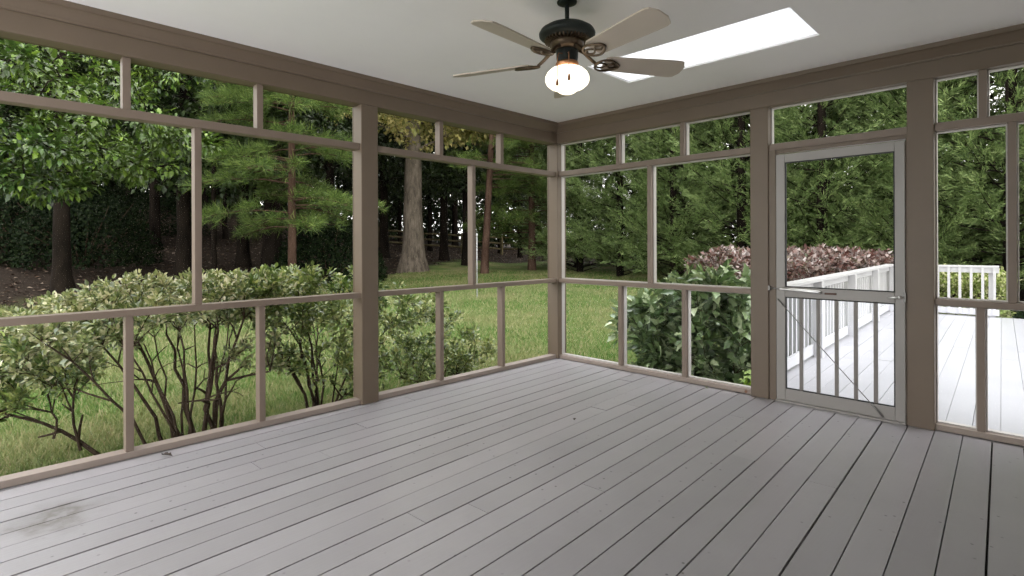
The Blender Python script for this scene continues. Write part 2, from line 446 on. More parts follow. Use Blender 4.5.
# screen door
dr = struct(empty('door_1'))
jm = MB(); jm.box(2.245, 2.298, 0.012, 0.10, 0, 2.036); jm.box(3.160, 3.168, 0.012, 0.10, 0, 2.036); jm.box(2.298, 3.160, 0.03, 0.10, 2.008, 2.036)
jm.build('door_frame', M['taupe'], dr, 0.002)
DX0, DX1, DY0, DY1 = 2.305, 3.158, 0.0, 0.032
IX0, IX1 = 2.372, 3.098
d = MB()
d.box(DX0, IX0, DY0, DY1, 0.018, 1.992); d.box(IX1, DX1, DY0, DY1, 0.018, 1.992)
d.box(IX0, IX1, DY0, DY1, 1.925, 1.992); d.box(IX0, IX1, DY0, DY1, 0.848, 0.926); d.box(IX0, IX1, DY0, DY1, 0.018, 0.112)
d.build('door_leaf', M['door'], dr, 0.004)
for z0, z1 in ((0.926, 1.925), (0.112, 0.848)):
    gk = MB(); t = 0.008
    gk.box(IX0, IX0 + t, 0.004, 0.02, z0, z1); gk.box(IX1 - t, IX1, 0.004, 0.02, z0, z1)
    gk.box(IX0 + t, IX1 - t, 0.004, 0.02, z0, z0 + t); gk.box(IX0 + t, IX1 - t, 0.004, 0.02, z1 - t, z1)
    gk.build('gasket', M['gasket'], dr)
    sc = MB(); sc.add([(IX0, 0.025, z0), (IX1, 0.025, z0), (IX1, 0.025, z1), (IX0, 0.025, z1)], [(0, 1, 2, 3)])
    sc.build('vinyl_panel' if z0 > .5 else 'insect_screen', M['vinyl' if z0 > .5 else 'screen'], dr)
for x in (2.487, 2.608, 2.732, 2.857, 2.981):
    p = MB(); p.box(x - .013, x + .013, 0.004, 0.022, 0.105, 0.855); p.build('picket', M['picket'], dr, 0.002)
cl = MB(); cl.tube([(2.335, -.024, .912), (2.345, -.024, .9115), (2.62, -.024, .9), (2.634, -.024, .8995)], [.006, .0125, .0125, .008], 12)
cl = cl.build('door_closer', M['chrome'], dr)
r = MB(); r.tube([(2.255, -.012, .914), (2.34, -.024, .912)], .005, 8); r.box(2.247, 2.262, -.018, .012, .895, .932); r.build('closer_rod', M['steel'], cl)
r = MB(); r.box(2.655, 2.735, -.010, .002, .884, .899); r.build('closer_bracket', M['brown'], dr, 0.002)
cb_ = MB(); cb_.tube([(2.322, -.008, .822), (2.90, -.008, .175), (3.02, -.008, .042)], .0035, 6)
cb_ = cb_.build('brace_cable', M['steel'], dr)
r = MB(); r.tube([(2.955, -.009, .113), (3.028, -.009, .033)], .007, 8); r.tube([(2.318, -.008, .828), (2.36, -.008, .78)], .006, 8); r.build('turnbuckle', M['steel'], cb_)
hd = MB(); hd.tube([(3.125, 0, .893), (3.125, -.032, .893)], .007, 8); hd.tube([(3.062, -.036, .888), (3.10, -.036, .892), (3.152, -.034, .895)], [.003, .0055, .006], 10)
hd.lathe([(0.0, .010), (.008, .008), (.010, 0), (.008, -.008), (0, -.010)], 14, (3.13, -.032, .895))
hd.build('door_handle', M['chrome'], dr)
sr = MB(); sr.box(3.146, 3.162, -.010, .002, .86, .93); sr.build('strike_plate', M['steel'], dr)
th = MB(); th.box(2.298, 3.160, -0.012, 0.10, 0.0, 0.016); th.build('threshold', M['door'], dr, 0.003)

# ------------------------------------------------------------------ ceiling fan
HUB = (1.986, -2.280)
fan = empty('ceiling_fan', (HUB[0], HUB[1], ZC))
tag(fan, 'five-bladed ceiling fan with bronze motor and lit glass globe', 'ceiling fan')
zb = 2.285 - ZC
f = MB(); f.lathe([(0.0, 0), (.055, 0), (.053, -.008), (.03, -.018), (.016, -.02), (0, -.02)], 28); f.build('canopy', M['bronze'], fan)
f = MB(); f.tube([(0, 0, -.01), (0, 0, -.16)], .012, 16); f.build('downrod', M['bronze'], fan)
f = MB(); f.lathe([(0, -.118), (.02, -.118), (.024, -.123), (.07, -.127), (.115, -.139), (.145, -.158), (.155, -.176), (.153, -.19), (.14, -.201), (.128, -.207), (.10, -.211), (0, -.211)], 48)
f.build('motor_housing', M['bronze'], fan)
f = MB()
for i in range(36):
    a = 2 * PI * i / 36; Mx = Matrix.Rotation(a, 4, 'Z')
    f.box(.080, .124, -.0034, .0034, -.222, -.205, Mx)
f.lathe([(.070, -.208), (.088, -.212), (.092, -.232), (.086, -.252), (.068, -.266), (0, -.266)], 36)
f.build('vent_ring', M['iron'], fan)
f = MB(); f.lathe([(0, -.262), (.056, -.262), (.060, -.272), (.060, -.31), (.055, -.33), (.058, -.338), (.0, -.338)], 32); f.build('switch_housing', M['bronze'], fan)
f = MB(); f.lathe([(0, -.334), (.060, -.334), (.064, -.342), (.060, -.356), (.054, -.36), (0, -.36)], 32); f.build('light_fitter', M['copper'], fan)
f = MB(); f.lathe([(.052, -.350), (.054, -.358), (.062, -.364), (.088, -.372), (.110, -.392), (.120, -.414), (.121, -.436), (.112, -.455), (.092, -.472), (.068, -.482), (.055, -.488), (.044, -.498), (.028, -.505), (0, -.507)], 40)
f.build('light_globe', M['globe'], fan)
def blade_mesh():
    mb = MB(); n = 22; prof_ = []
    for i in range(n + 1):
        t = i / n; x = .215 + t * .485
        w = .060 + .016 * min(1, t * 1.3)
        if t > .90: w *= math.sqrt(max(0, 1 - ((t - .90) / .10) ** 2)) * .6 + .4
        if t < .05: w *= .8 + .2 * t / .05
        prof_.append((x, w))
    top = [(x, w, .004) for x, w in prof_] + [(x, -w, .004) for x, w in reversed(prof_)]
    bot = [(x, y, -.004) for x, y, z in top]
    pit = -math.tan(math.radians(14))
    top = [(x, y, z + y * pit) for x, y, z in top]; bot = [(x, y, z + y * pit) for x, y, z in bot]
    mb.prism(bot, top)
    return mb.mesh('blade')
def iron_mesh():
    mb = MB(); pit = -math.tan(math.radians(14))
    mb.tube([(.070, 0, .064), (.10, 0, .05), (.14, 0, .016), (.172, 0, -.008)], [.011, .010, .009, .009], 8)
    # pierced leaf shape: outer outline, inner loop
    def loop(x0, x1, w, r, k=26):
        pts = []
        for i in range(k + 1):
            a = 2 * PI * i / k; t = (1 - math.cos(a)) / 2
            x = x0 + (x1 - x0) * t; y = w * math.sin(a) * (1 - .55 * t ** 2)
            pts.append((x, y, -.012 + y * pit))
        mb.tube(pts, r, 6, caps=False)
    loop(.165, .305, .056, .0065); loop(.172, .232, .024, .0055)
    mb.tube([(.23, .0, -.012), (.262, .02, -.012 + .02 * pit), (.3, .0, -.011)], .0055, 6)
    mb.tube([(.23, .0, -.012), (.262, -.02, -.012 - .02 * pit), (.3, .0, -.011)], .0055, 6)
    return mb.mesh('blade_iron')
bmsh, imsh = blade_mesh(), iron_mesh()
for i in range(5):
    a = math.radians(-14 + 72 * i)
    for nm, me, mt in (('blade', bmsh, M['blade']), ('blade_iron', imsh, M['iron'])):
        o = link(nm, me, mt, fan); o.location = (0, 0, zb); o.rotation_euler = (0, 0, a)
# two pull chains hang on the camera side of the globe
for (dx, dy, z1) in ((.030, -.118, -.462), (.086, -.092, -.440)):
    ch = MB(); ch.tube([(dx * .45, dy * .45, -.30), (dx * .9, dy * .9, -.315), (dx, dy, -.34), (dx * 1.04, dy * 1.04, z1)], .0022, 6)
    ch = ch.build('pull_chain', M['copper'], fan)
    fo = MB(); fo.lathe([(0, .004), (.004, .002), (.0075, -.012), (.0085, -.024), (.006, -.03), (0, -.031)], 12, (dx * 1.04, dy * 1.04, z1)); fo.build('chain_fob', M['fob'], ch)

# ------------------------------------------------------------------ deck outside the door
RD = Vector((-math.sin(BA), math.cos(BA), 0)); RX = Vector((math.cos(BA), math.sin(BA), 0))
DK = Matrix.Rotation(BA, 4, 'Z')
dk = MB()
boards(dk, 2.04, 6.2, 0.13, 7.72, 0.146, 0.1438, 0.03, 11, (0, 0, -0.004), joints=(2.4, 4.9), gapv=0.002)
struct(dk.build('deck', M['deck']))
fa = MB(); fa.box(2.03, 6.2, 0.13, 7.7, -0.3, -0.036, DK); struct(fa.build('trim_4', M['white']))

def railing(name, label, L, post_u, loc, rz, zt=0.885, top_w=0.135, sp=0.152):
    """local u runs along +Y, the deck side is +X"""
    root = empty(name, loc, rz); tag(root, label, 'railing', 'white deck railings')
    mb = MB(); mb.box(-top_w / 2, top_w / 2, 0, L, zt - .036, zt); mb.build('top_rail', M['white'], root, 0.006)
    mb = MB(); mb.box(-.045, -.008, 0, L, zt - .126, zt - .036); mb.build('apron_rail', M['white'], root, 0.004)
    mb = MB(); mb.box(-.045, -.008, 0, L, .022, .13); mb.build('bottom_rail', M['white'], root, 0.004)
    for u in post_u:
        mb = MB(); mb.box(-.008, .081, u, u + .089, -.02, zt - .036); mb.build('post', M['white'], root, 0.004)
    n = int(L / sp)
    me = MB(); me.box(-.084, -.045, -.019, .019, .04, zt - .036); me = me.mesh('baluster')
    for i in range(n):
        o = link('baluster', me, M['white'], root); o.location = (0, .06 + i * sp, 0)
    return root
side0 = DK @ Vector((2.095, 0.34, 0))
railing('deck_railing', 'long white balustrade running from the screen door along the deck edge', 7.27, (0.02, 1.65, 3.5, 5.35, 7.15), side0, BA)
far0 = DK @ Vector((2.0, 7.66, 0))
railing('deck_railing', 'short white balustrade closing the far end of the deck', 1.62, (.05, 1.53), (far0.x + 1.62 * math.cos(BA), far0.y + 1.62 * math.sin(BA), 0), BA + PI / 2)

# ------------------------------------------------------------------ ground
CAM = np.array([3.8484, -4.5885])
FW = np.array([-math.sin(0.78265), math.cos(0.78265)]); RT = np.array([math.cos(0.78265), math.sin(0.78265)])
def ground_z(x, y):
    x = np.asarray(x, float); y = np.asarray(y, float)
    s = np.hypot(np.maximum(0, -x), np.maximum(0, y))
    z = -0.36 + 0.028 * np.clip(s - 3, 0, 40)
    dx, dy = x - CAM[0], y - CAM[1]; r = np.hypot(dx, dy)
    th = np.degrees(np.arctan2(dy, -dx))            # 0 = straight left (-X), 90 = +Y
    slope = np.interp(th, [-60, 8, 20, 32, 45], [0.12, 0.12, 0.10, 0.045, 0.012])
    r0 = np.interp(th, [-60, 0, 20, 35, 90], [16, 16.5, 18, 22, 26])
    return z + slope * np.maximum(0, r - r0) * np.minimum(1, np.maximum(0, r - r0) / 4)
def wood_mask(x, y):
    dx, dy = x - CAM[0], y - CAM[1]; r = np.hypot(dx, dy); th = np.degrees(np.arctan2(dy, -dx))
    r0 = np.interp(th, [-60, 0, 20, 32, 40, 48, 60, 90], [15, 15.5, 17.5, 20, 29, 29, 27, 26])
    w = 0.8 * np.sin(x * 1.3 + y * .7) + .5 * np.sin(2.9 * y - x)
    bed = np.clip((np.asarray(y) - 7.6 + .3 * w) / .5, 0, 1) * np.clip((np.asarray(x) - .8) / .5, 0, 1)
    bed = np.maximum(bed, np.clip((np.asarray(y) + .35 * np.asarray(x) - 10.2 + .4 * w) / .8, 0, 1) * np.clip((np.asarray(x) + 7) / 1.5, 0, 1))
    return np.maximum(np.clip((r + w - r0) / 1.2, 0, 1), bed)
gx = np.concatenate([np.arange(-60, -16, 1.0), np.arange(-16, 12.1, 0.4)]); gy = np.concatenate([np.arange(-24, 14, 0.4), np.arange(14, 60.1, 1.0)])
X, Y = np.meshgrid(gx, gy, indexing='ij'); Z = ground_z(X, Y)
nx, ny = X.shape; idx = np.arange(nx * ny).reshape(nx, ny)
Q = np.stack([idx[:-1, :-1], idx[1:, :-1], idx[1:, 1:], idx[:-1, 1:]], -1).reshape(-1, 4)
cx = X[:-1, :-1].ravel() + .2; cy = Y[:-1, :-1].ravel() + .2
keep = ~((cx > 0.4) & (cy < -0.4))
Q = Q[keep]; T = np.concatenate([Q[:, [0, 1, 2]], Q[:, [0, 2, 3]]])
me = tri_mesh('ground', np.stack([X, Y, Z], -1), T, True)
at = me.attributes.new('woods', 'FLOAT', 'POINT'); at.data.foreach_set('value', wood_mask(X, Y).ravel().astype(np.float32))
def ground_mat():
    m, nt, out = nmat('lawn_and_leaf_mould')
    b = N_(nt, 'ShaderNodeBsdfPrincipled', Roughness=0.95); b.inputs['Specular IOR Level'].default_value = 0.1
    n1 = noise(nt, 0.55, 5, rough=0.65); n2 = noise(nt, 22, 4, rough=0.7)
    g1 = ramp(nt, n1, [(0.3, (0.07, 0.14, 0.03)), (0.50, (0.125, 0.20, 0.055)), (0.66, (0.38, 0.31, 0.175))])
    g2 = ramp(nt, n2, [(0.3, (0.09, 0.14, 0.03)), (0.7, (0.36, 0.40, 0.16))])
    gr = mixc(nt, g1, g2, 0.45)
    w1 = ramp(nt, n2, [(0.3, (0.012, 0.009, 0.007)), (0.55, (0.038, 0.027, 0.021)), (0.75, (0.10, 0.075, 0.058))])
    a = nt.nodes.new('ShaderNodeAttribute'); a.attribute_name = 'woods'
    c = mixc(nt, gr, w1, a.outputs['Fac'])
    nt.links.new(c, b.inputs['Base Color'])
    bp = N_(nt, 'ShaderNodeBump', Strength=0.7, Distance=0.06); nt.links.new(n2, bp.inputs['Height']); nt.links.new(bp.outputs[0], b.inputs['Normal'])
    nt.links.new(b.outputs[0], out.inputs[0])
    return m
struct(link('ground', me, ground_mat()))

# lawn blades near the porch
def scatter(n, rmin, rmax, th0, th1, power=1.0):
    t = np.radians(rng.uniform(th0, th1, n)); r = rmin + (rmax - rmin) * rng.random(n) ** power
    return CAM[0] - r * np.cos(t), CAM[1] + r * np.sin(t)
x, y = scatter(420000, 3.7, 24, -8, 68, 1.0)
ok = ((x < -0.13) | (y > 0.13)) & ((x < 1.95) | (y < 0)) & (rng.random(len(x)) > wood_mask(x, y) * 1.2)
ok &= ~((x > -0.0) & (y < 0.13))
x, y = x[ok], y[ok]; n = len(x); z = ground_z(x, y) - 0.005
r = np.hypot(x - CAM[0], y - CAM[1])
hgt = rng.uniform(.035, .085, n) * (1 + .02 * r); an = rng.uniform(0, 2 * PI, n); wd = (0.004 + 0.0009 * r)
P = np.stack([x, y, z], 1); S = np.stack([np.cos(an), np.sin(an), 0 * an], 1) * wd[:, None]
tip = P + np.stack([rng.normal(0, .45, n) * hgt, rng.normal(0, .45, n) * hgt, hgt], 1)
V = np.stack([P - S, P + S, tip], 1).reshape(-1, 3)
tag(link('lawn_grass', tri_mesh('lawn_grass', V, np.arange(n * 3)), M['grass']), 'short mown grass of the back lawn', 'grass', kind='stuff')

# dry leaves on the woods floor
x, y = scatter(14000, 15, 44, -8, 60); ok = (rng.random(len(x)) < wood_mask(x, y) * 0.98 + 0.01); x, y = x[ok], y[ok]; n = len(x)
a = rng.uniform(0, 2 * PI, n); D = np.stack([np.cos(a), np.sin(a), rng.uniform(-.1, .3, n)], 1); Nn = np.stack([rng.normal(0, .3, n), rng.normal(0, .3, n), np.ones(n)], 1)
V, T = leaf_geo(np.stack([x, y, ground_z(x, y) + .02], 1), D, Nn, rng.uniform(.08, .16, n), rng.uniform(.05, .1, n), LEAF3)
tag(link('fallen_leaves', tri_mesh('fallen_leaves', V, T), M['litter']), 'dry brown leaves carpeting the ground under the woods', 'leaf litter', kind='stuff')

# ------------------------------------------------------------------ plants
def grow(base_pts, targets, seed, r0=0.02, r1=0.004, sag=0.12, k=5, wig=0.06, prim=None):
    """stems from the base points out to targets; every target twig leaves the nearest lower point of what has grown.
    returns MB of branches and list of (points) twigs"""
    r = random.Random(seed); mb = MB(); pool = []; twigs = []
    for p in base_pts:
        pool.append((Vector(p), r0, 0))
    for (pa, pb, ra) in (prim or []):
        # a main stem: leaves the ground, bows outward, thins toward the crown
        pa, pb = Vector(pa), Vector(pb); pts = []; bow = Vector(((pb.x - pa.x) * .25, (pb.y - pa.y) * .25, 0)); ns = 7
        for i in range(ns + 1):
            f_ = i / ns; pts.append(pa.lerp(pb, f_) - bow * math.sin(f_ * PI) * .5 + Vector((r.gauss(0, .012), r.gauss(0, .012), 0)) * (i > 0))
        rr = [ra * (1 - .62 * i / ns) for i in range(ns + 1)]
        mb.tube(pts, rr, 6, caps=False)
        for i in range(3, ns + 1): pool.append((pts[i], rr[i], i * .5))
    tg = sorted((Vector(t) for t in targets), key=lambda t: min((t - Vector(b)).length for b in base_pts))
    for t in tg:
        best = None; bd = 1e9
        for (p, rad, dep) in pool:
            hz_ = math.hypot(t.x - p.x, t.y - p.y); d = (t - p).length + (0.9 * max(0, p.z - t.z)) + .10 * dep + .35 * max(0, hz_ - .9 * (t.z - p.z))
            if d < bd: bd = d; best = (p, rad, dep)
        p, rad, dep = best; L = (t - p).length
        nseg = max(2, min(5, int(L / 0.18) + 1)); pts = [p]
        for i in range(1, nseg + 1):
            f_ = i / nseg; q = p.lerp(t, f_)
            q = q + Vector((r.gauss(0, wig), r.gauss(0, wig), r.gauss(0, wig * .5) + sag * L * math.sin(f_ * PI))) * (L if i < nseg else 0)
            pts.append(q)
        ra = max(rad * .82, r1); rb = max(r1, ra * .62)
        mb.tube(pts, [ra + (rb - ra) * i / nseg for i in range(nseg + 1)], k, caps=False)
        for i in range(1, nseg + 1): pool.append((pts[i], ra + (rb - ra) * i / nseg, dep + 1))
        twigs.append(pts)
    return mb, twigs

def twig_leaves(twigs, per, spread, L, W, stations, seed, up=0.5, from_t=0.3, droop=0.0, fold=0.22, curl=0.2, flat=.45):
    r = np.random.default_rng(seed); P = []; D = []; Nn = []
    for pts in twigs:
        A = np.array(pts); n = per
        t = from_t + (1 - from_t) * r.random(n) ** .7; ii = np.minimum((t * (len(A) - 1)).astype(int), len(A) - 2); fr = t * (len(A) - 1) - ii
        c = A[ii] * (1 - fr[:, None]) + A[ii + 1] * fr[:, None]
        ax = nrm(A[-1] - A[-2])
        d = nrm(r.normal(0, 1, (n, 3)) + ax * .8 + np.array([0, 0, up - droop]))
        P.append(c + d * spread * r.random((n, 1))); D.append(d); Nn.append(r.normal(0, flat, (n, 3)) + np.array([0, 0, 1.0]))
    P = np.concatenate(P); D = np.concatenate(D); Nn = np.concatenate(Nn); n = len(P); s = r.uniform(.65, 1.2, n)
    return leaf_geo(P, D, Nn, L * s, W * s, stations, fold, curl)

def shrub(name, label, cat, loc, bases, targets, per, spread, L, W, leafm, stations=LEAF5, seed=1, r0=.018, r1=.003, up=.5, sag=.12, from_t=.3, group=None, prim=None, bare=None):
    root = empty(name, loc); tag(root, label, cat, group)
    allt = list(targets) + (list(bare) if bare is not None else [])
    mb, tw = grow(bases, allt, seed, r0, r1, sag, prim=prim)
    if bare is not None:
        bs = [Vector(b_) for b_ in bare]; tw = [t_ for t_ in tw if min((t_[-1] - b_).length for b_ in bs) > 1e-4]
    mb.build('branches', M['stem'], root)
    V, T = twig_leaves(tw, per, spread, L, W, stations, seed, up, from_t)
    link('foliage', tri_mesh('foliage', V, T), leafm, root)
    return root

def crown_pts(n, c, rad, seed, flat=0.0, shell=0.5):
    r = np.random.default_rng(seed); d = nrm(r.normal(0, 1, (n, 3))); rr = shell + (1 - shell) * r.random((n, 1)) ** .5
    p = d * rr
    if flat: p[:, 2] = np.where(p[:, 2] > 0, np.minimum(p[:, 2], 1 - flat + r.random(n) * .12), p[:, 2])
    return np.array(c) + p * np.array(rad)

# the long leggy shrub outside the near left bay
gz = lambda x, y: float(ground_z(x, y))
b0 = (-0.80, -3.42); z0 = gz(*b0)
tg = np.concatenate([crown_pts(230, (-.35, .15, 1.22), (.75, .95, .20), 1, .35, .3), crown_pts(90, (-.45, -.7, 1.03), (.7, .5, .22), 2, .3, .3), crown_pts(36, (-.55, -1.0, .82), (.5, .4, .18), 3, 0, .3), crown_pts(14, (.0, .55, .78), (.3, .4, .2), 4, 0, .4)])
pq = random.Random(77); pr = []
for i in range(17):
    a_ = pq.uniform(0, 2 * PI); rr_ = pq.uniform(.25, .95)
    pr.append(((.11 * math.cos(a_) + pq.gauss(0, .03), .16 * math.sin(a_) + pq.gauss(0, .03), -.05), (-.3 + rr_ * .6 * math.cos(a_), -.05 + rr_ * 1.0 * math.sin(a_), pq.uniform(.88, 1.12)), pq.uniform(.011, .023)))
shrub('azalea_shrub', 'leggy shrub with bare fanned stems and pale crown outside the left screen', 'bush', (b0[0], b0[1], z0),
      [(0, 0, 0)], tg, 40, .07, .046, .024, M['bush_leaf'], seed=5, r0=.021, r1=.0026, from_t=.45, prim=pr,
      bare=crown_pts(46, (-.1, .05, .75), (.75, .95, .36), 5, 0, .2))
b1 = (-1.12, -3.84); z1 = gz(*b1)
tg = np.concatenate([crown_pts(45, (-.25, -.45, .74), (.5, .4, .28), 8, 0, .3), crown_pts(34, (-.25, -.8, .62), (.5, .4, .24), 9, 0, .3)])
shrub('azalea_shrub', 'low leaning shrub with one slanting stem at the far left of the lawn edge', 'bush', (b1[0], b1[1], z1), [(0, 0, 0)], tg, 32, .08, .05, .026, M['bush2_leaf'], seed=6, r0=.02, r1=.0026, sag=.05, from_t=.4,
      prim=[((0, 0, -.05), (-.15, -.7, .55), .02), ((-.03, -.2, .14), (-.2, -.3, .8), .012), ((-.05, -.35, .26), (-.1, -.35, .7), .009)], bare=crown_pts(10, (-.15, -.4, .5), (.35, .4, .25), 7, 0, .2))
b2 = (-1.0, -2.25); z2 = gz(*b2)
tg = np.concatenate([crown_pts(160, (-.15, -.2, 1.16), (.75, .8, .28), 11, .3, .35), crown_pts(52, (.1, .05, .66), (.5, .6, .42), 12, 0, .3), crown_pts(40, (.05, .75, .98), (.5, .55, .24), 13, 0, .3)])
pr = []
for i in range(11):
    a_ = pq.uniform(0, 2 * PI); rr_ = pq.uniform(.25, .95)
    pr.append(((.08 * math.cos(a_), .1 * math.sin(a_), -.05), (-.15 + rr_ * .6 * math.cos(a_), .1 + rr_ * .8 * math.sin(a_), pq.uniform(.8, 1.1)), pq.uniform(.009, .016)))
shrub('azalea_shrub', 'dense leafy shrub directly behind the middle left post', 'bush', (b2[0], b2[1], z2),
      [(0, 0, 0)], tg, 34, .075, .052, .028, M['bush2_leaf'], seed=15, r0=.017, r1=.0026, from_t=.45, prim=pr,
      bare=crown_pts(20, (0, 0, .6), (.55, .7, .4), 6, 0, .2))
b3 = (-0.78, -1.1); z3 = gz(*b3)
tg = np.concatenate([crown_pts(95, (-.05, .0, .52), (.55, .62, .40), 21, .1, .3), crown_pts(20, (.05, .4, .35), (.35, .35, .25), 22, 0, .3)])
shrub('azalea_shrub', 'small rounded green shrub on the lawn between middle post and corner post', 'bush', (b3[0], b3[1], z3), [(0, 0, 0), (.06, .05, 0), (-.06, .04, 0)], tg, 32, .075, .052, .027, M['bush2_leaf'], seed=25, r0=.013, r1=.0024)

# dark broad leaved shrub outside the right wall
b4 = (1.16, .92); z4 = gz(*b4)
tg = np.concatenate([crown_pts(150, (0, 0, .68), (.70, .5, .62), 31, .1, .45), crown_pts(40, (-.35, .1, .45), (.45, .4, .45), 32, 0, .4), crown_pts(26, (.2, .1, 1.17), (.45, .4, .16), 33, 0, .3), crown_pts(8, (-.85, .0, .72), (.25, .25, .2), 34, 0, .3)])
shrub('hydrangea_shrub', 'dark glossy broad-leaved shrub pressed against the right hand screen', 'bush', (b4[0], b4[1], z4), [(0, 0, 0), (.2, .05, 0), (-.2, .05, 0), (-.4, .1, 0), (.4, 0, 0)], tg, 15, .12, .135, .082, M['dark_leaf'], LOBED, seed=35, r0=.013, r1=.003, up=.15)
fn = empty('lime_plant', (1.80, .36, gz(1.80, .36))); tag(fn, 'low lime green plant with broad arching leaves beside the door post', 'plant')
r_ = np.random.default_rng(3); n = 26; a = r_.uniform(0, 2 * PI, n); Dn = np.stack([np.cos(a) * .6, np.sin(a) * .6, r_.uniform(.5, 1.3, n)], 1)
V, T = leaf_geo(np.stack([r_.normal(0, .05, n), r_.normal(0, .05, n), np.zeros(n)], 1), Dn, np.stack([-np.cos(a), -np.sin(a), .5 + 0 * a], 1), r_.uniform(.3, .55, n), r_.uniform(.05, .09, n), LEAF5, .2, .35)
link('foliage', tri_mesh('foliage', V, T), M['fern'], fn)

# clipped burgundy hedge along the deck
def hedge(name, label, a, b, w, top, leafm, n, L, W, seed):
    A = np.array(a); B = np.array(b); ln = np.linalg.norm(B - A); d = (B - A) / ln; s = np.array([d[1], -d[0]]); zg = gz(*((A + B) / 2))
    root = empty(name, (A[0], A[1], zg)); tag(root, label, 'hedge')
    r = np.random.default_rng(seed); H = top - zg
    u = r.random(n) * ln; al = r.random(n) * (2 * H * .9 + w)
    # cross-section: rounded box outline
    v = np.where(al < H * .9, -w / 2, np.where(al < H * .9 + w, al - H * .9 - w / 2, w / 2)); z = np.where(al < H * .9, al, np.where(al < H * .9 + w, H, 2 * H * .9 + w - al))
    z = np.where((al >= H * .9) & (al <= H * .9 + w), H - .25 * (np.abs(v) / (w / 2)) ** 3 + .05 * np.sin(u * 3.1) + .04 * np.sin(u * 7 + v * 5), z)
    nr = np.stack([np.where(np.abs(v) >= w / 2 - 1e-6, np.sign(v), v / w), .45 + 0 * v], 1)
    inset = r.random(n) ** 2 * .22
    v = v - np.sign(v) * inset * (np.abs(v) >= w / 2 - 1e-6) + r.normal(0, .03, n); z = z - inset * (z > H * .8) + r.normal(0, .03, n)
    u = u + r.normal(0, .03, n)
    P = np.stack([d[0] * u + s[0] * v, d[1] * u + s[1] * v, z], 1)
    out = np.stack([s[0] * nr[:, 0], s[1] * nr[:, 0], nr[:, 1]], 1)
    # close the two ends
    m = int(n * .12); ue = np.where(r.random(m) < .5, 0, ln); ve = r.uniform(-w / 2, w / 2, m); ze = r.random(m) * H * .95
    P = np.concatenate([P, np.stack([d[0] * ue + s[0] * ve, d[1] * ue + s[1] * ve, ze], 1) + r.normal(0, .05, (m, 3))])
    eo = np.where(ue > 0, 1, -1); out = np.concatenate([out, np.stack([d[0] * eo, d[1] * eo, .4 + 0 * ve], 1)])
    D = nrm(out + r.normal(0, .7, (len(P), 3)) + [0, 0, .35]); Nn = out + r.normal(0, .5, (len(P), 3)) + [0, 0, .6]
    sc = r.uniform(.7, 1.25, len(P)); V, T = leaf_geo(P, D, Nn, L * sc, W * sc, LEAF3, .2, .2)
    link('foliage', tri_mesh('foliage', V, T), leafm, root)
    st = MB()
    k = int(ln / .28)
    for i in range(k):
        for j in (-1, 1):
            uu = (i + .5) * ln / k; vv = j * w * .22
            p0 = Vector((d[0] * uu + s[0] * vv, d[1] * uu + s[1] * vv, 0)); ee = Vector((r.normal(0, .12), r.normal(0, .12), H * .85))
            st.tube([p0, p0 + ee * .5 + Vector((.03, .02, 0)), p0 + ee], [.014, .010, .005], 5)
            for q in range(3):
                pa = p0 + ee * (.35 + .2 * q); st.tube([pa, pa + Vector((r.normal(0, .18), r.normal(0, .18), .25))], [.007, .003], 4)
    st.build('branches', M['stem'], root)
    return root
hedge('burgundy_hedge', 'rounded hedge of burgundy leaves beyond the long deck railing', (-.6, 5.4), (1.05, 9.4), 1.5, 1.09, M['red_leaf'], 12000, .105, .062, 41)
hedge('variegated_hedge', 'pale variegated bush showing through the balusters of the far railing', (2.2, 8.65), (3.35, 8.75), .9, .72, M['pale_leaf'], 5000, .07, .04, 42)
hedge('boxwood_hedge', 'low dark bush past the open end of the far railing', (3.55, 8.5), (5.6, 8.6), 1.3, .12, M['holly'], 4500, .06, .035, 43)

# ------------------------------------------------------------------ trees
def trunk_mb(h, r0, r1, lean=(0, 0), flare=1.5, seed=0, k=14, wob=.04):
    r = random.Random(seed); mb = MB(); n = 16; pts = []; rad = []
    for i in range(n + 1):
        t = (i / n) ** 1.6; z = -.25 + t * (h + .25)
        pts.append((lean[0] * t + r.gauss(0, wob) * (0 if i < 2 else 1) * r0, lean[1] * t + r.gauss(0, wob) * r0, z))
        rad.append((r0 + (r1 - r0) * t) * (1 + (flare - 1) * math.exp(-max(0, z) / (r0 * 1.3))))
    mb.tube(pts, rad, k)
    return mb, pts, rad

def broadleaf(name, label, loc, h, r0, crowns, ntg, per, L, W, leafm, barkm, seed, lean=(0, 0), group=None, stations=LEAF3, spread=.35, flare=1.5, cat='tree', droop=.25, r1=.012, flat=.45):
    root = empty(name, loc); tag(root, label, cat, group)
    mb, pts, rad = trunk_mb(h, r0, r0 * .45, lean, flare, seed)
    tg = np.concatenate([crown_pts(max(3, int(ntg * w)), c_, rd, seed * 7 + i, 0, .35) for i, (c_, rd, w) in enumerate(crowns)])
    bases = [p for p in pts if p[2] > h * .25]
    bm_, tw = grow(bases, tg, seed, r0 * .32, r1, .06, 4, .05)
    mb.add(bm_.v, bm_.f, True); mb.build('trunk', barkm, root)      # limbs are one piece of wood with the bole
    V, T = twig_leaves(tw, per, spread, L, W, stations, seed, .25, .25, droop, flat=flat)
    link('foliage', tri_mesh('foliage', V, T), leafm, root)
    return root

def at_px(px, depth):
    u = (px - 512) / 535.54 * depth
    p = CAM + FW * depth + RT * u
    return (float(p[0]), float(p[1]), float(ground_z(p[0], p[1])))

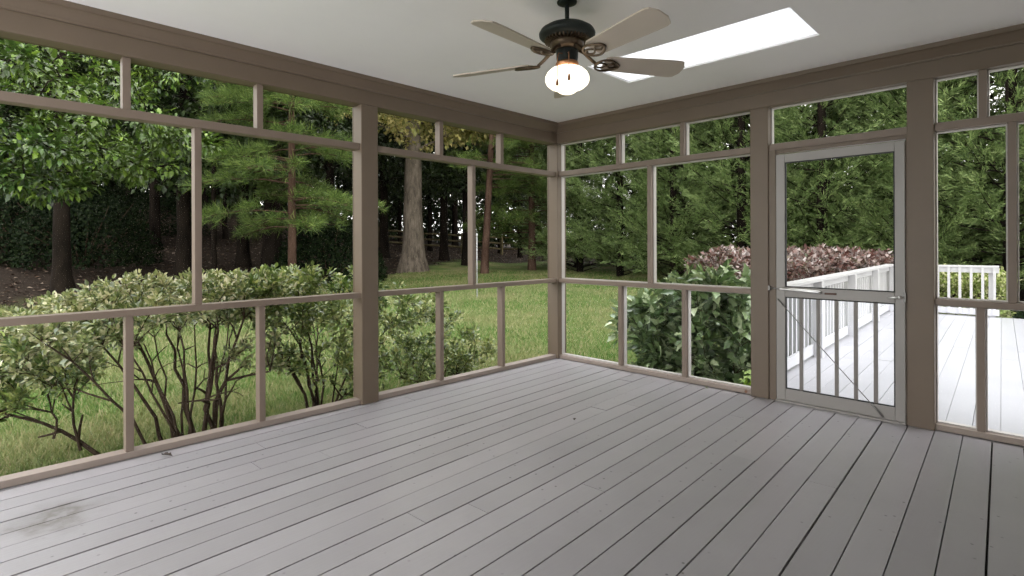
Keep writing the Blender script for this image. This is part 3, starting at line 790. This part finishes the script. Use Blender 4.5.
# --- near maple whose boughs hang in front of the woods on the left
MT = at_px(62, 14.4); mx_, my_ = -12.4 - MT[0], -3.12 - MT[1]; mz_ = gz(-12.4, -3.12) - MT[2]
broadleaf('maple_tree', 'spreading maple at the left with bright drooping boughs over the dark woods', MT, 9.5, .21,
          [((4.4 + mx_, .45 + my_, 3.40 + mz_), (1.9, 1.5, .17), .15), ((4.5 + mx_, -.5 + my_, 2.80 + mz_), (2.0, 1.7, .15), .15), ((4.8 + mx_, -1.2 + my_, 2.35 + mz_), (1.5, 1.2, .13), .09), ((4.0 + mx_, -1.6 + my_, 3.5 + mz_), (1.5, 1.4, .16), .08), ((3.4 + mx_, -1.2 + my_, 4.3 + mz_), (2.4, 2.6, .28), .15), ((2.0, .2, 5.5), (3.0, 3.0, .8), .16), ((.4, 0, 8), (3.2, 3.2, 1.4), .22)],
          380, 46, .12, .072, M['maple'], M['bark'], 51, stations=LOBED, spread=.24, droop=.45, flat=.22)
broadleaf('tulip_tree', 'tall tree with thick pale grey flared trunk standing on the lawn edge', (-15.85, 9.05, gz(-15.85, 9.05)), 13, .46,
          [((.9, -.5, 6.8), (3.4, 3.4, 1.2), .4), ((3.6, 2.4, 6.5), (3.2, 2.6, .8), .25), ((0, 0, 10), (4, 4, 2.4), .35)], 220, 60, .21, .15, M['gold'], M['greybark'], 52, flare=1.75, spread=.45)

# --- other individual trees of the woods
WOODS = [
 ('oak_tree', 'dark thick trunked tree in front of the hill behind the maple boughs', 14, 21.0, 11, .22),
 ('oak_tree', 'dark straight trunk just left of the tall muntin in the near bay', 184, 17.5, 11, .23),
 ('oak_tree', 'slim grey trunk just right of the tall muntin in the near bay', 214, 17.0, 9, .085),
 ('oak_tree', 'medium dark trunk left of the widest trunk behind the leggy shrub', 243, 20.0, 11, .22),
 ('oak_tree', 'widest dark trunk behind the red-brown pine stem', 273, 19.5, 12, .36),
 ('oak_tree', 'dark trunk immediately left of the pale grey flared trunk', 384, 29.0, 12, .26),
 ('oak_tree', 'dark trunk close on the right of the pale grey flared trunk', 444, 29.5, 12, .24),
 ('oak_tree', 'dark trunk hidden by the tall muntin of the corner bay', 466, 27.0, 11, .2),
]
protos = []
def wood_tree(i, name, label, loc, h, r0, group=None):
    crowns = [((.2, 0, h * .42), (2.6, 2.6, 1.1), .25), ((-.3, .2, h * .66), (3.1, 3.1, 1.6), .4), ((0, 0, h * .93), (2.7, 2.7, 1.7), .35)]
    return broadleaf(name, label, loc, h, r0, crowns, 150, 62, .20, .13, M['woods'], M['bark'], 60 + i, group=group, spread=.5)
for i, (nm, lb, px, dp, h_, r0) in enumerate(WOODS):
    wood_tree(i, nm, lb, at_px(px, dp), h_, r0)
# farther, indistinguishable stems fill the depth of the woods
FAR = [(-40, 19), (-20, 27), (40, 22), (95, 24), (130, 28), (155, 22), (225, 27), (20, 33), (70, 36), (110, 38), (165, 34), (205, 38), (255, 32), (300, 30), (330, 26), (345, 35), (290, 40), (365, 36), (400, 40), (430, 36), (455, 42), (500, 38), (-70, 30), (-110, 22), (520, 34), (-150, 30)]
far_proto = [wood_tree(20 + k, 'understory_tree', 'dark slender woodland tree deep in the shaded woods behind the lawn', at_px(*FAR[k]), 10 + k, .15 + .03 * k, 'trees deep in the woods') for k in range(3)]
for k, (px, dp) in enumerate(FAR[3:]):
    o = copy_tree(far_proto[k % 3]); o.location = at_px(px, dp); o.rotation_euler = (0, 0, k * 1.7); s_ = .85 + .35 * ((k * 37) % 10) / 10; o.scale = (s_, s_, s_)
    o.location.z -= .1

# dense low-branched trees close the view at the back of the woods
def thicket(seed, h):
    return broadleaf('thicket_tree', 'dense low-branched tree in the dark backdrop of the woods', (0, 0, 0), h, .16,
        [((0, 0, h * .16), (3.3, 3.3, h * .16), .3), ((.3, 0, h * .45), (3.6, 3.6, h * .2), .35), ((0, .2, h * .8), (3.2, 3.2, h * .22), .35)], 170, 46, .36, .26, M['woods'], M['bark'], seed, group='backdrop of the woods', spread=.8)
tk = [thicket(301, 15), thicket(302, 17)]
BACK = [(-170, 24), (-120, 27), (-75, 28), (-35, 30), (0, 31), (35, 33), (70, 34), (105, 36), (140, 38), (175, 40), (208, 41), (240, 42), (272, 42), (305, 43), (338, 43), (368, 44), (398, 46), (428, 47), (470, 48), (500, 46), (528, 45), (555, 44)]
for k, (px, dp) in enumerate(BACK):
    o = tk[k] if k < 2 else copy_tree(tk[k % 2]); o.location = at_px(px, dp + (k % 3)); o.rotation_euler = (0, 0, k * 2.3); o.location.z -= .3

# --- pines
def pine(name, label, loc, h, r0, first, seed, reach=2.2, lean=(0, 0), nb=42, tufts=9, needle=.24, group=None, bias=None):
    root = empty(name, loc); tag(root, label, 'tree', group)
    mb, pts, rad = trunk_mb(h, r0, r0 * .35, lean, 1.35, seed); mb.build('trunk', M['pinebark'], root)
    r = np.random.default_rng(seed); bb = MB(); P = []; D = []; Nn = []
    for i in range(nb):
        zb_ = first + (h - first) * ((i + r.random() * .6) / nb); t = zb_ / h; az = r.uniform(0, 2 * PI) if bias is None or r.random() < .35 else bias + r.normal(0, .7)
        L_ = reach * (1.05 - .75 * ((zb_ - first) / (h - first)) ** 1.4) * r.uniform(.7, 1.15)
        tt = ((zb_ + .25) / (h + .25)); o = np.array([lean[0] * tt, lean[1] * tt, zb_]); d = np.array([math.cos(az), math.sin(az), 0])
        q = [o + d * L_ * f_ + np.array([0, 0, L_ * (.12 * f_ - .22 * f_ * f_)]) for f_ in (0, .3, .6, .85, 1.0)]
        bb.tube(q, [.028, .02, .014, .009, .005], 5, caps=False)
        side = np.array([-d[1], d[0], 0])
        for j in range(tufts):
            f_ = .35 + .65 * (j + r.random()) / tufts; c_ = o + d * L_ * f_ + np.array([0, 0, L_ * (.12 * f_ - .22 * f_ * f_)])
            sd = side * r.normal(0, .32) * L_ * (1.15 - f_) ; e = c_ + sd + np.array([0, 0, r.normal(0.03, .05)])
            bb.tube([c_, e], [.006, .004], 4, caps=False)
            m = 44; ax = nrm(d + side * np.sign((sd * side).sum()) * .6 + np.array([0, 0, .25]))
            dv = nrm(r.normal(0, .55, (m, 3)) + ax + np.array([0, 0, .05]))
            P.append(e + r.normal(0, .045, (m, 3))); D.append(dv); Nn.append(r.normal(0, 1, (m, 3)))
    P = np.concatenate(P); D = np.concatenate(D); Nn = np.concatenate(Nn)
    V, T = leaf_geo(P, D, Nn, needle * r.uniform(.7, 1.2, len(P)), .013 + 0 * P[:, 0], LEAF3, .1, .35)
    bb.build('branches', M['pinebark'], root); link('needles', tri_mesh('needles', V, T), M['pine'], root)
    return root
pine('pine_tree', 'young pine with thin red-brown stem and soft green boughs before the woods', at_px(292, 15.3), 10.5, .125, 1.9, 71, 2.5, nb=84, tufts=18, needle=.30)
pine('pine_tree', 'slightly leaning thin pine right of the corner bay muntin', at_px(484, 22.5), 11, .17, 3.6, 72, 2.6, (.6, .3), nb=46, tufts=12, needle=.28, bias=.6)
pine('pine_tree', 'full dark pine filling the view just left of the corner post', at_px(532, 24.5), 11, .18, 1.2, 73, 2.8, nb=96, tufts=17, needle=.30)

# --- holly thicket below the pine
def mound(name, label, loc, rad, leafm, n, L, W, seed, group=None, cat='bush'):
    root = empty(name, loc); tag(root, label, cat, group)
    r = np.random.default_rng(seed); d = nrm(r.normal(0, 1, (n, 3))); d[:, 2] = np.abs(d[:, 2]); rr = .7 + .3 * r.random((n, 1)) ** .5
    lump = 1 + .14 * np.sin(d[:, :1] * 7 + seed) * np.cos(d[:, 1:2] * 6)
    P = d * rr * lump * np.array(rad); D = nrm(d + r.normal(0, .8, (n, 3))); Nn = d + r.normal(0, .5, (n, 3)); s_ = r.uniform(.7, 1.2, n)
    V, T = leaf_geo(P, D, Nn, L * s_, W * s_, LEAF3); link('foliage', tri_mesh('foliage', V, T), leafm, root)
    mb = MB(); q = random.Random(seed)
    for i in range(14):
        a = q.uniform(0, 2 * PI); e = Vector((math.cos(a) * rad[0] * .8, math.sin(a) * rad[1] * .8, rad[2] * q.uniform(.4, .9)))
        mb.tube([Vector((e.x * .06, e.y * .06, -.1)), e * .5, e], [.03, .02, .006], 5)
    mb.build('branches', M['stem'], root)
    return root
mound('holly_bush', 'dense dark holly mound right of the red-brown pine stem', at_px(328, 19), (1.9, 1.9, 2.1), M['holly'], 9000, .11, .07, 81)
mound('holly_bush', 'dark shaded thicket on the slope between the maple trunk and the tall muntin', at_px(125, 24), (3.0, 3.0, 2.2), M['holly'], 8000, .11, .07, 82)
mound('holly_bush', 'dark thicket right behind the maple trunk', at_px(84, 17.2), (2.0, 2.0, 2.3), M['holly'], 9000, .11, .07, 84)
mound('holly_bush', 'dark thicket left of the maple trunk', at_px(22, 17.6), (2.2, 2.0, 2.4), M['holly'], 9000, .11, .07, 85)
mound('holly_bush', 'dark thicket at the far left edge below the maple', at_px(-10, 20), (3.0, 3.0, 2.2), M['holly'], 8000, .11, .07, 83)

# --- evergreen cypress screen behind the deck and lawn
def cypress_data(H, R, seed, nb=300, per=10):
    r = np.random.default_rng(seed); bb = MB(); bb.tube([(0, 0, -.2), (.03, 0, H * .5), (0, .03, H * .97)], [.16, .10, .02], 8)
    C = []; A = []; U = []
    for i in range(nb):
        zb_ = .05 * H + (H * .93) * r.random() ** 1.15; t = zb_ / H
        L_ = R * (1 - t ** 1.8) ** .8 * r.uniform(.72, 1.12) + .12; az = r.uniform(0, 2 * PI); d = np.array([math.cos(az), math.sin(az), 0]); up = np.array([0, 0, 1.0])
        rise = r.uniform(.15, .55) + .5 * t
        side = np.array([-d[1], d[0], 0])
        zst = zb_ - rise * L_ * .55
        path = lambda f_: d * L_ * f_ + up * (max(.05, zst) + rise * L_ * (f_ ** 1.5))
        if i % 2 == 0: bb.tube([path(0), path(.35), path(.7), path(1)], [.022, .015, .009, .004], 4, caps=False)
        for j in range(per):
            f_ = .30 + .72 * (j + r.random()) / per
            c_ = path(f_) + side * r.normal(0, .085) * L_ * (1.25 - f_) + up * r.normal(0, .05)
            a_ = nrm(d * .8 + side * r.normal(0, .55) + up * (rise * .9 + r.normal(0, .3)))
            C.append(c_); A.append(a_); U.append(nrm(up * .8 + d * .2 + r.normal(0, .5, 3)))
    C = np.array(C); A = np.array(A); U = np.array(U); U = nrm(U - A * (A * U).sum(1, keepdims=True)); S = np.cross(A, U); n = len(C)
    # every spray is a feathery plume of thin scale-leaf blades set along its own axis
    m = 30; ln = r.uniform(.26, .55, (n, 1, 1)); t_ = r.random((n, m, 1)) ** .85
    P = C[:, None] + A[:, None] * ln * t_ + S[:, None] * r.normal(0, .035, (n, m, 1)) + U[:, None] * r.normal(0, .02, (n, m, 1))
    D = nrm(A[:, None] + S[:, None] * r.normal(0, .55, (n, m, 1)) + U[:, None] * r.normal(.05, .28, (n, m, 1)))
    L_ = r.uniform(.08, .17, (n, m, 1)) * (1.15 - .5 * t_); Nb = nrm(U[:, None] + r.normal(0, .6, (n, m, 3))); Q = nrm(np.cross(D, Nb)) * L_ * .085
    mid = P + D * L_ * .4
    V = np.stack([P, mid - Q, P + D * L_, mid + Q], 2).reshape(-1, 3)
    base = np.arange(n * m) * 4
    T = np.stack([np.stack([base, base + 1, base + 2], 1), np.stack([base, base + 2, base + 3], 1)], 1).reshape(-1, 3)
    return bb.mesh('trunk'), tri_mesh('foliage', V, T)
cyp = [cypress_data(11.0, 2.0, 91), cypress_data(12.5, 2.3, 92), cypress_data(10.0, 1.9, 93)]
CY = [
 (-10.4, 13.9, 0, 'cypress seen just right of the corner post'),
 (-7.9, 13.2, 1, 'cypress seen left of the tall muntin in the right wall bay'),
 (-5.3, 12.6, 2, 'cypress seen right of the tall muntin in the right wall bay'),
 (-2.9, 12.4, 1, 'cypress rising above the burgundy hedge, left of the door post'),
 (-.6, 12.3, 0, 'cypress behind the left half of the screen door'),
 (1.5, 12.6, 2, 'cypress behind the right half of the screen door'),
 (3.3, 12.0, 1, 'large cypress behind the short far railing'),
 (5.4, 11.8, 0, 'cypress at the right edge past the end of the far railing'),
 (-14.5, 17.0, 0, 'dark cypress behind the full pine, just left of the corner post'),
]
for k, (x, y, v, lb) in enumerate(CY):
    root = empty('cypress_tree', (x, y, gz(x, y))); root.rotation_euler = (0, 0, k * 2.1); tag(root, lb, 'tree', 'cypress row beyond the deck')
    for nm, me_, mt in (('trunk', cyp[v][0], M['bark']), ('foliage', cyp[v][1], M['cypress'])): link(nm, me_, mt, root)
# second rank closes the row behind
for k, (x, y, v) in enumerate([(-12.6, 16.5, 1), (-9, 16.6, 2), (-6.4, 15.6, 0), (-4, 15.3, 1), (-1.6, 15.3, 2), (.6, 15.4, 0), (2.6, 15.0, 1), (4.6, 14.6, 2), (6.8, 14.2, 1)]):
    root = empty('cypress_tree', (x, y, gz(x, y))); root.rotation_euler = (0, 0, k * 1.3 + .5); tag(root, 'cypress half hidden behind the front row of cypresses', 'tree', 'rear cypress rank')
    for nm, me_, mt in (('trunk', cyp[v][0], M['bark']), ('foliage', cyp[v][1], M['cypress'])): link(nm, me_, mt, root)

for k, (x, y) in enumerate([(-11.5, 20), (-8, 20), (-4.8, 19.4), (-1.8, 19.2), (1.2, 19), (4.2, 18.4), (7.2, 17.6), (10, 16.8)]):
    o = copy_tree(tk[k % 2]); o.location = (x, y, gz(x, y) - .2); o.rotation_euler = (0, 0, k * 1.9); o['label'] = 'dark tree closing the gaps behind both cypress ranks'; o['group'] = 'trees behind the cypresses'

# ------------------------------------------------------------------ small things in the garden
fn = empty('rail_fence', at_px(380, 35)); tag(fn, 'weathered post and rail fence far behind the pale grey trunk', 'fence')
P0 = Vector(at_px(380, 35)); P1 = Vector(at_px(540, 37)); dv = P1 - P0; dv.z = 0; nseg = 4
for i in range(nseg + 1):
    q = dv * (i / nseg); q.z = gz(P0.x + q.x, P0.y + q.y) - P0.z
    mb = MB(); mb.box(q.x - .08, q.x + .08, q.y - .08, q.y + .08, q.z - .1, q.z + 1.35); mb.build('post', M['fence'], fn, .01)
for z in (.4, .78, 1.16):
    for i in range(nseg):
        a_ = dv * (i / nseg); b_ = dv * ((i + 1) / nseg); a_.z = gz(P0.x + a_.x, P0.y + a_.y) - P0.z + z; b_.z = gz(P0.x + b_.x, P0.y + b_.y) - P0.z + z
        mb = MB(); mb.tube([a_, (a_ + b_) / 2 + Vector((0, 0, .02)), b_], .06, 6); mb.build('rail', M['fence'], fn)

loc = at_px(213, 15.6)
mb = MB(); bm = bmesh.new(); bmesh.ops.create_icosphere(bm, subdivisions=3, radius=1)
for v in bm.verts:
    n_ = 1 + .16 * math.sin(v.co.x * 3.1 + 1) * math.cos(v.co.y * 4) + .1 * math.sin(v.co.z * 6 + v.co.x * 5)
    v.co = Vector((v.co.x * .24 * n_, v.co.y * .17 * n_, v.co.z * .13 * n_ + .06))
me = bpy.data.meshes.new('rock'); bm.to_mesh(me); bm.free(); me.polygons.foreach_set('use_smooth', [True] * len(me.polygons))
o = link('rock', me, M['stone']); o.location = loc; o.rotation_euler = (0, 0, 1.1); tag(o, 'pale field stone lying on the leaf litter above the leggy shrub', 'rock')

loc = at_px(476.9, 14.6); po = empty('garden_pole', loc); tag(po, 'thin white pole standing on the lawn in line with the corner bay muntin', 'pole')
mb = MB(); mb.tube([(0, 0, -.2), (0, 0, 1.72)], .013, 10); mb.build('shaft', M['white'], po)
mb = MB(); mb.lathe([(0, 1.80), (.02, 1.78), (.03, 1.74), (.022, 1.71), (0, 1.705)], 14); mb.build('cap', M['white'], po)

# dead leaves blown onto the porch floor
for (x, y, sz, an, lb) in ((.085, -3.765, .085, .5, 'dark dead leaf on the floor boards beside the left bottom rail'), (1.43, -1.515, .05, 2.0, 'small dark dead leaf near the middle of the porch floor')):
    V, T = leaf_geo(np.array([[-sz / 2, 0, .004]]), np.array([[1, .0, .12]]), np.array([[0, .1, 1.]]), [sz], [sz * .45], LOBED, .35, .12)
    o = link('dead_leaf', tri_mesh('dead_leaf', V, T), paint('brown_leaf', (.05, .035, .025), .8, .2, 0)); o.location = (x, y, .002); o.rotation_euler = (0, 0, an); tag(o, lb, 'leaf', 'dead leaves on the porch floor')

# ------------------------------------------------------------------ light
sc = bpy.context.scene
w = bpy.data.worlds.new('overcast'); sc.world = w; w.use_nodes = True; nt = w.node_tree; nt.nodes.clear()
out = nt.nodes.new('ShaderNodeOutputWorld'); bg = nt.nodes.new('ShaderNodeBackground'); bg.inputs[0].default_value = (0.96, 0.98, 1.0, 1); bg.inputs[1].default_value = 3.3
nt.links.new(bg.outputs[0], out.inputs[0])

# ------------------------------------------------------------------ camera
cam = bpy.data.cameras.new('camera'); co = bpy.data.objects.new('camera', cam); col.objects.link(co)
yaw, roll = 0.78265, -0.0035
Fv = Vector((-math.sin(yaw), math.cos(yaw), 0)); Rv = Vector((math.cos(yaw), math.sin(yaw), 0)); Uv = Vector((0, 0, 1))
cX = Rv * math.cos(roll) + Uv * math.sin(roll); cY = -Rv * math.sin(roll) + Uv * math.cos(roll); cZ = -Fv
mw = Matrix.Identity(4)
for i in range(3): mw[i][0], mw[i][1], mw[i][2] = cX[i], cY[i], cZ[i]
mw.translation = (3.8484, -4.5885, 1.27)
co.matrix_world = mw
cam.sensor_width = 36; cam.lens = 535.54 / 1024 * 36; cam.shift_y = -(288 - 245.1) / 1024; cam.clip_end = 300; cam.clip_start = .05
sc.camera = co
sc.view_settings.view_transform = 'Standard'; sc.view_settings.look = 'None'; sc.view_settings.gamma = 1; sc.view_settings.use_curve_mapping = False
sc.view_settings.exposure = 0.6
sc.cycles.max_bounces = 10; sc.cycles.diffuse_bounces = 5; sc.cycles.transparent_max_bounces = 16
sc.cycles.use_denoising = True
sc.cycles.sample_clamp_indirect = 4
